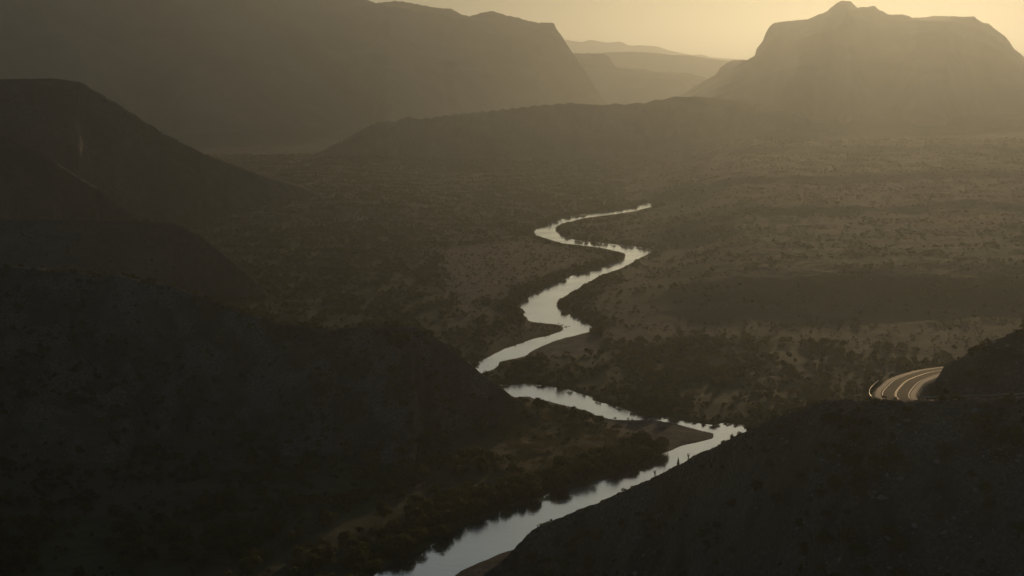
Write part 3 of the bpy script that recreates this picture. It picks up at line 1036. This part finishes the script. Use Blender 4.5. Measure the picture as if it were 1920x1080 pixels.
# nothing but the slope's own edge plants stands in front of open water
for _ in range(2):
    zt = cz_ + hh
    kk = CAM_Z / np.maximum(CAM_Z - zt, 20)
    wet = look(RD, *grid_at(cx_ * kk, cy_ * kk)) < -1.2
    hh[wet & (d_ > .3)] *= np.where(own_[wet & (d_ > .3)] == 7, .85, .38)
zt = cz_ + hh
kk = CAM_Z / np.maximum(CAM_Z - zt, 20)
wet = look(RD, *grid_at(cx_ * kk, cy_ * kk)) < -1.2
rho[wet & (hh < .45) & (own_ != 7)] = 0
keep = rng.random(NC) < rho / RHO
px_, py_ = to_pixel(cx_, cy_, cz_)
inframe = (px_ > -60) & (px_ < 1980) & (py_ < 1140)
top_t = (cz_ + hh - CAM_Z) / np.hypot(cx_, cy_)
vis = top_t > HORIZ[np.clip(r_.astype(int) - 2, 0, nr - 1), np.round(c_).astype(int)]
keep &= inframe
K = np.nonzero(keep)[0]
print('plants', len(K), 'visible', int(vis[K].sum()))
big = hh > 2.4
size_px = hh * F / cy_


def place(o, i, s, tilt=0.0):
    o.location = (cx_[i], cy_[i], cz_[i] - .03 * s)
    o.rotation_euler = (rng.normal() * tilt, rng.normal() * tilt, rng.random() * 6.283)
    k = rng.uniform(.85, 1.2)
    o.scale = (s * k, s * k, s)


ORD = ['zeroth', 'first', 'second', 'third', 'fourth', 'fifth', 'sixth', 'seventh', 'eighth', 'ninth', 'tenth', 'eleventh', 'twelfth', 'thirteenth', 'fourteenth', 'fifteenth',
       'sixteenth', 'seventeenth', 'eighteenth', 'nineteenth']
TENS = {20: 'twent', 30: 'thirt', 40: 'fort', 50: 'fift', 60: 'sixt', 70: 'sevent', 80: 'eight', 90: 'ninet'}


def ordinal(n):
    if n < 20:
        return ORD[n]
    t = n // 10 * 10
    return TENS[t] + ('ieth' if n == t else 'y-' + ORD[n - t])


def name_by_place(items):
    """items: (object, pixel x, look and kind, place, group): each label counts its look-alikes of one place from the left."""
    sets = {}
    for it in items:
        sets.setdefault((it[2], it[3]), []).append(it)
    for (lk, place_), its in sets.items():
        its.sort(key=lambda t: t[1])
        for n, it in enumerate(its):
            it[0]['label'] = f'{lk} {place_}' if len(its) == 1 else f'{ordinal(n + 1)} {lk} from left {place_}'
            it[0]['group'] = it[4]


def plant_place(i):
    """A phrase for the place where the plant stands, and its group."""
    u, v = px_[i], py_[i]
    if own_[i] == 8:
        return 'on the roadside hill behind the road', 'plants on the roadside hill'
    if own_[i] == 7:
        if cz_[i] < 35:
            return 'on the low end of the right slope', 'plants on the low end of the right slope'
        if v < 830:
            return 'on the right slope just below the road', 'plants on the upper right slope'
        return ('halfway down the dark right slope' if v < 940 else 'near the bottom of the dark right slope'), 'plants on the lower right slope'
    if own_[i] == 0:
        if u > 780:
            return ('high' if v < 760 else 'low') + ' on the river end of the near left hill', 'plants on the river end of the left hill'
        return ('along the crest of' if v < 590 else 'high on' if v < 650 else 'halfway up' if v < 720 else 'low on' if v < 800 else 'at the foot of') + (" the near left hill's outer half" if u < 260 else ' the near left hill'), 'plants on the near left hill'
    if d_[i] < 17:
        if cy_[i] < 640:
            return ('on the river bank at the bottom edge' if v > 1020 else 'on the bank of the nearest reach' if v > 930 else
                    'on the bank between meadow and nearest reach' if v > 835 else 'on the bank beside the gravel bar'), 'plants along the nearest reach'
        if cy_[i] < 1000:
            return ('on the bank above the gravel bar' if v > 690 else 'on the bank of the middle bends'), 'plants along the middle bends'
        return 'on the bank of the far bends', 'plants along the far bends'
    if zone['meadow'][i]:
        return 'in the dry meadow by the gravel bar', 'plants in the dry meadow'
    if zone['low_left'][i]:
        return ('by the bottom edge left of the river' if v > 1000 else 'on the flat below the near left hill' if v > 900 else 'on the flat between left hill and meadow'), 'plants on the lower left flat'
    if zone['right_thicket'][i]:
        return ('in the thicket right of the gravel bar' if u > 1250 else 'in the thicket above the gravel bar'), 'plants of the right thicket'
    if zone['thicket'][i]:
        return 'in the broad thicket left of the middle bends', 'plants of the left thicket'
    if u < 1000:
        return 'on the open valley floor left of the river', 'plants on the left valley floor'
    return 'on the open plain right of the river', 'plants on the right plain'


def plant_look(i, tree):
    h = hh[i]
    if tree:
        return ('tall' if h > 4.4 else 'mid-sized' if h > 3.3 else 'low') + ' dark green tree'
    return ('broad' if h > 1.9 else 'small' if h > 1.3 else 'tiny') + ' olive shrub'


solo = np.zeros(NC, bool)
for tree, sel, crowns, stems_, nm in ((True, big, TREE_CROWN, TREE_STEM, 'riverside_tree'), (False, ~big, SHRUB_CROWN, SHRUB_STEM, 'desert_shrub')):
    cand = K[sel[K] & vis[K] & (px_[K] > -5) & (px_[K] < 1925) & (py_[K] < 1085)]
    cand = cand[np.argsort(-size_px[cand])][:300]
    solo[cand] = True
    to_name = []
    for i in cand:
        e = bpy.data.objects.new(nm, None)
        COL.objects.link(e)
        place(e, i, hh[i], .03)
        to_name.append((e, px_[i], plant_look(i, tree)) + plant_place(i))
        e['category'] = 'tree' if tree else 'shrub'
        j = int(rng.integers(6))
        for part, me in (('crown' if tree else 'foliage', crowns[j]), ('trunk' if tree else 'stem', stems_[j])):
            link(part, me, e)
    name_by_place(to_name)


# masses of plants too many to count
def scatter(name, pts, scale, protos, label, cat, squash=1.0):
    me = bpy.data.meshes.new(name)
    me.vertices.add(len(pts)); me.vertices.foreach_set('co', np.asarray(pts, np.float32).ravel())
    for k, v in (('size', scale), ('turn', rng.random(len(pts)) * 6.283), ('squash', rng.uniform(.75, 1.1, len(pts)) * squash)):
        a = me.attributes.new(k, 'FLOAT', 'POINT'); a.data.foreach_set('value', np.asarray(v, np.float32))
    a = me.attributes.new('pick', 'INT', 'POINT'); a.data.foreach_set('value', rng.integers(0, len(protos), len(pts)).astype(np.int32))
    o = link(name, me, kind='stuff', label=label, category=cat)
    ng = bpy.data.node_groups.new(name, 'GeometryNodeTree')
    ng.interface.new_socket('Geometry', in_out='INPUT', socket_type='NodeSocketGeometry')
    ng.interface.new_socket('Geometry', in_out='OUTPUT', socket_type='NodeSocketGeometry')
    gi = ng.nodes.new('NodeGroupInput'); go = ng.nodes.new('NodeGroupOutput')
    jn = ng.nodes.new('GeometryNodeJoinGeometry')
    for p in protos:
        src = bpy.data.objects.new(name + '_source', p)          # never linked to the scene
        oi = ng.nodes.new('GeometryNodeObjectInfo'); oi.inputs['Object'].default_value = src
        oi.inputs['As Instance'].default_value = False
        g2 = ng.nodes.new('GeometryNodeGeometryToInstance')
        ng.links.new(oi.outputs['Geometry'], g2.inputs[0]); ng.links.new(g2.outputs[0], jn.inputs[0])
    ip = ng.nodes.new('GeometryNodeInstanceOnPoints')
    ip.inputs['Pick Instance'].default_value = True

    def attr(n, t='FLOAT'):
        a = ng.nodes.new('GeometryNodeInputNamedAttribute'); a.data_type = t; a.inputs[0].default_value = n
        return a.outputs[0]
    cs = ng.nodes.new('ShaderNodeCombineXYZ'); cr = ng.nodes.new('ShaderNodeCombineXYZ')
    mu = ng.nodes.new('ShaderNodeMath'); mu.operation = 'MULTIPLY'
    sz = attr('size')
    ng.links.new(sz, mu.inputs[0]); ng.links.new(attr('squash'), mu.inputs[1])
    ng.links.new(sz, cs.inputs[0]); ng.links.new(sz, cs.inputs[1]); ng.links.new(mu.outputs[0], cs.inputs[2])
    ng.links.new(attr('turn'), cr.inputs[2])
    ng.links.new(gi.outputs[0], ip.inputs['Points'])
    ng.links.new(jn.outputs[0], ip.inputs['Instance'])
    ng.links.new(attr('pick', 'INT'), ip.inputs['Instance Index'])
    ng.links.new(cr.outputs[0], ip.inputs['Rotation'])
    ng.links.new(cs.outputs[0], ip.inputs['Scale'])
    ng.links.new(ip.outputs[0], go.inputs[0])
    o.modifiers.new('scatter', 'NODES').node_group = ng
    return o


P3 = np.stack([cx_, cy_, cz_ - .05], 1)
m = keep & ~solo & big & (vis | (d_ < 20))
scatter('undergrowth', P3[m], hh[m], FAR_TREE, 'mass of dark green thicket along the river and across the flats', 'undergrowth')
m2 = keep & ~solo & ~big & vis
scatter('scrub', P3[m2], hh[m2], FAR_SHRUB, 'countless small desert shrubs dotting the hills and plains', 'scrub')
print('mass', int(m.sum()), int(m2.sum()))

# dry grass: meadow, open plain, hill crests
gd = np.where(zone['meadow'], .12, np.where(zone['bare'], .05, np.where(fl & (cx_ / cy_ > .08) & (cy_ > 820), .06 * smooth(-.1, .2, fbm(cx_ / 50, cy_ / 22, 3, 90)), np.where(own_ == 0, .03, np.where(own_ == 7, .02, .015)))))
gd[(d_ < 1.5) | (grav_ > .5) | (road_ < 7)] = 0
gm = (rng.random(NC) < gd / RHO) & inframe & vis & ~keep
mx = rng.uniform(MEADOW[:, 0].min(), MEADOW[:, 0].max(), 16000); my = rng.uniform(MEADOW[:, 1].min(), MEADOW[:, 1].max(), 16000)
mr, mc = grid_at(mx, my)
mk = near_look(MASK['zone_meadow'], mr, mc) & (look(MASK['gravel'], mr, mc) < .3) & (look(RD, mr, mc) > 2) & (rng.random(16000) < smooth(-.3, .25, fbm(mx / 11, my / 11, 3, 97)))
GP = np.vstack([P3[gm], np.stack([mx, my, look(GZ, mr, mc) - .03], 1)[mk]])
scatter('grass', GP, .4 + .7 * rng.random(len(GP)), GRASS, 'dry pale grass tufts over the meadow, plain and slopes', 'grass')

# stones of the two near slopes
sm_ = ((own_ == 7) | (own_ == 8) | (grav_ > .6) & (cy_ < 800)) & (road_ > 6) & (d_ > .3) & inframe & vis
st = np.nonzero(sm_ & (rng.random(NC) < .30))[0]
NS = 9000
sy = np.sqrt(rng.uniform(230.0 ** 2, 450.0 ** 2, NS * 3)); sx = sy * rng.uniform(0.02, math.tan(math.radians(21.5)), NS * 3)
sr, sc_ = grid_at(sx, sy)
so = near_look(OWN, sr, sc_); sz = look(GZ, sr, sc_)
sp = smooth(-.1, .45, fbm(sx / 18, sy / 18, 3, 95)) * .7 + .06
ok = ((so == 7) | (so == 8)) & (look(ROADD, sr, sc_) > 6.3) & (look(RD, sr, sc_) > .5) & (rng.random(NS * 3) < sp)
sx, sy, sz = sx[ok], sy[ok], sz[ok]
spx, spy = to_pixel(sx, sy, sz)
svis = (sz + .4 - CAM_Z) / np.hypot(sx, sy) > HORIZ[np.clip(grid_at(sx, sy)[0].astype(int) - 2, 0, nr - 1), np.round(grid_at(sx, sy)[1]).astype(int)]
ok = svis & (spx < 1930) & (spy < 1090)
sx, sy, sz, spx, spy = sx[ok], sy[ok], sz[ok], spx[ok], spy[ok]
ss = .22 + .3 * rng.random(len(sx)) + 1.6 * rng.random(len(sx)) ** 10
order = np.argsort(-ss)
NB = 170
boulders = []
for i in order[:NB]:
    me = STONES[int(rng.integers(7))]
    o = link('boulder', me)
    o.location = (sx[i], sy[i], sz[i] + ss[i] * .12)
    o.rotation_euler = rng.normal(size=3) * (.3, .3, 3)
    o.scale = (ss[i] * rng.uniform(.9, 1.5), ss[i] * rng.uniform(.8, 1.2), ss[i] * rng.uniform(.7, 1.1))
    o['category'] = 'boulder'
    lk = ('large' if ss[i] > 1.05 else 'mid-sized' if ss[i] > .8 else 'small') + ' grey boulder'
    if spy[i] < 752:
        boulders.append((o, spx[i], lk, 'on the roadside hill behind the road', 'boulders on the roadside hill'))
    elif spy[i] < 850:
        boulders.append((o, spx[i], lk, 'on the right slope just below the road', 'boulders on the upper right slope'))
    else:
        boulders.append((o, spx[i], lk, 'halfway down the dark right slope' if spy[i] < 960 else 'by the bottom edge of the right slope', 'boulders on the lower right slope'))
for n_, (cxp, cyp, wx, wy, where) in ((16, (1050, 612, 12, 5, 'in the shallows at the tip of the middle spit')), (14, (1205, 785, 40, 3, 'in the riffle above the gravel bar')), (8, (1035, 428, 8, 3, 'in the shallows of the far bend'))):
    for _ in range(n_):
        qx = cxp + rng.normal() * wx * .6; qy = cyp + rng.normal() * wy * .6
        x, y = on_plane(qx, qy, 0.0)
        o = link('boulder', STONES[int(rng.integers(7))])
        k = rng.uniform(.7, 1.5)
        o.location = (float(x), float(y), .05); o.rotation_euler = (0, 0, rng.random() * 6.28); o.scale = (k * 1.3, k, k * .7)
        o['category'] = 'boulder'
        boulders.append((o, qx, 'wet dark boulder', where, 'boulders in the river'))
name_by_place(boulders)
rest = order[NB:]
scatter('rubble', np.stack([sx, sy, sz + ss * .05], 1)[rest], ss[rest], STONES, 'small grey stones strewn over the two near right slopes', 'stones')
print('stones', len(sx))


# bare stalks and a small juniper standing on the slope's edge against the river
for px, hgt, lab, n_ in ((1229, 1.9, 'bare spiky shrub standing on the right slope edge against the river', 9),
                         (1291, 1.5, 'thin leafless stalks on the right slope edge just right of the little juniper', 6),
                         (1371, 1.2, 'thin leafless stalks on the right slope edge close to the river bend', 6)):
    x, y, z = crest_point(px)
    r = random.Random(px)
    V, Q = [], []
    for i in range(n_):
        a = r.random() * 6.283; s = r.uniform(.15, .75)
        v, q = tube([(0, 0, -.3), (s * .4 * math.cos(a), s * .4 * math.sin(a), .5 * hgt), (s * math.cos(a), s * math.sin(a), hgt * r.uniform(.75, 1.05))], [.09, .07, .04], 4)
        o_ = len(V); V += v; Q += [tuple(k + o_ for k in t) for t in q]
    o = link('bare_shrub', mesh_np('bare_shrub', V, Q, M_BARK), label=lab, category='shrub')
    o.location = (x, y, z)
x, y, z = crest_point(1272)
e = link('juniper', None, label='small dark conical juniper standing on the right slope edge against the river', category='tree')
e.location = (x, y, z - .1)
e.scale = (1.1, 1.1, 2.1)
r = np.random.default_rng(3)
hz_ = r.random(420) ** 1.3; an = r.random(420) * 6.283; ra = (1 - hz_) * .42 * (.5 + .5 * r.random(420)) + .03
cc = np.stack([ra * np.cos(an), ra * np.sin(an), .06 + hz_ * .94], 1); nn = np.stack([np.cos(an), np.sin(an), .4 + 0 * an], 1) + r.normal(size=(420, 3)) * .4
nn /= np.linalg.norm(nn, axis=1)[:, None]
link('crown', mesh_np('juniper_crown', *leaf_quads(cc, nn, .08, r), M_LEAF), e)
link('trunk', mesh_np('juniper_trunk', *stems(7, 3, .12, .5, .04, True), M_BARK), e)

# ------------------------------------------------------------------ haze
hm, hnt, hout = new_mat('haze_air')
pv = hnt.nodes.new('ShaderNodeVolumePrincipled')
pv.inputs['Color'].default_value = (.86, .965, .985, 1)
pv.inputs['Density'].default_value = HAZE_DENSITY
pv.inputs['Anisotropy'].default_value = HAZE_G
hnt.links.new(pv.outputs[0], hout.inputs['Volume'])
link('haze', box_mesh('haze', (-45000, -42000, -8), (45000, 45000, 730), hm), kind='stuff', label='warm evening haze lying over the whole valley', category='haze')
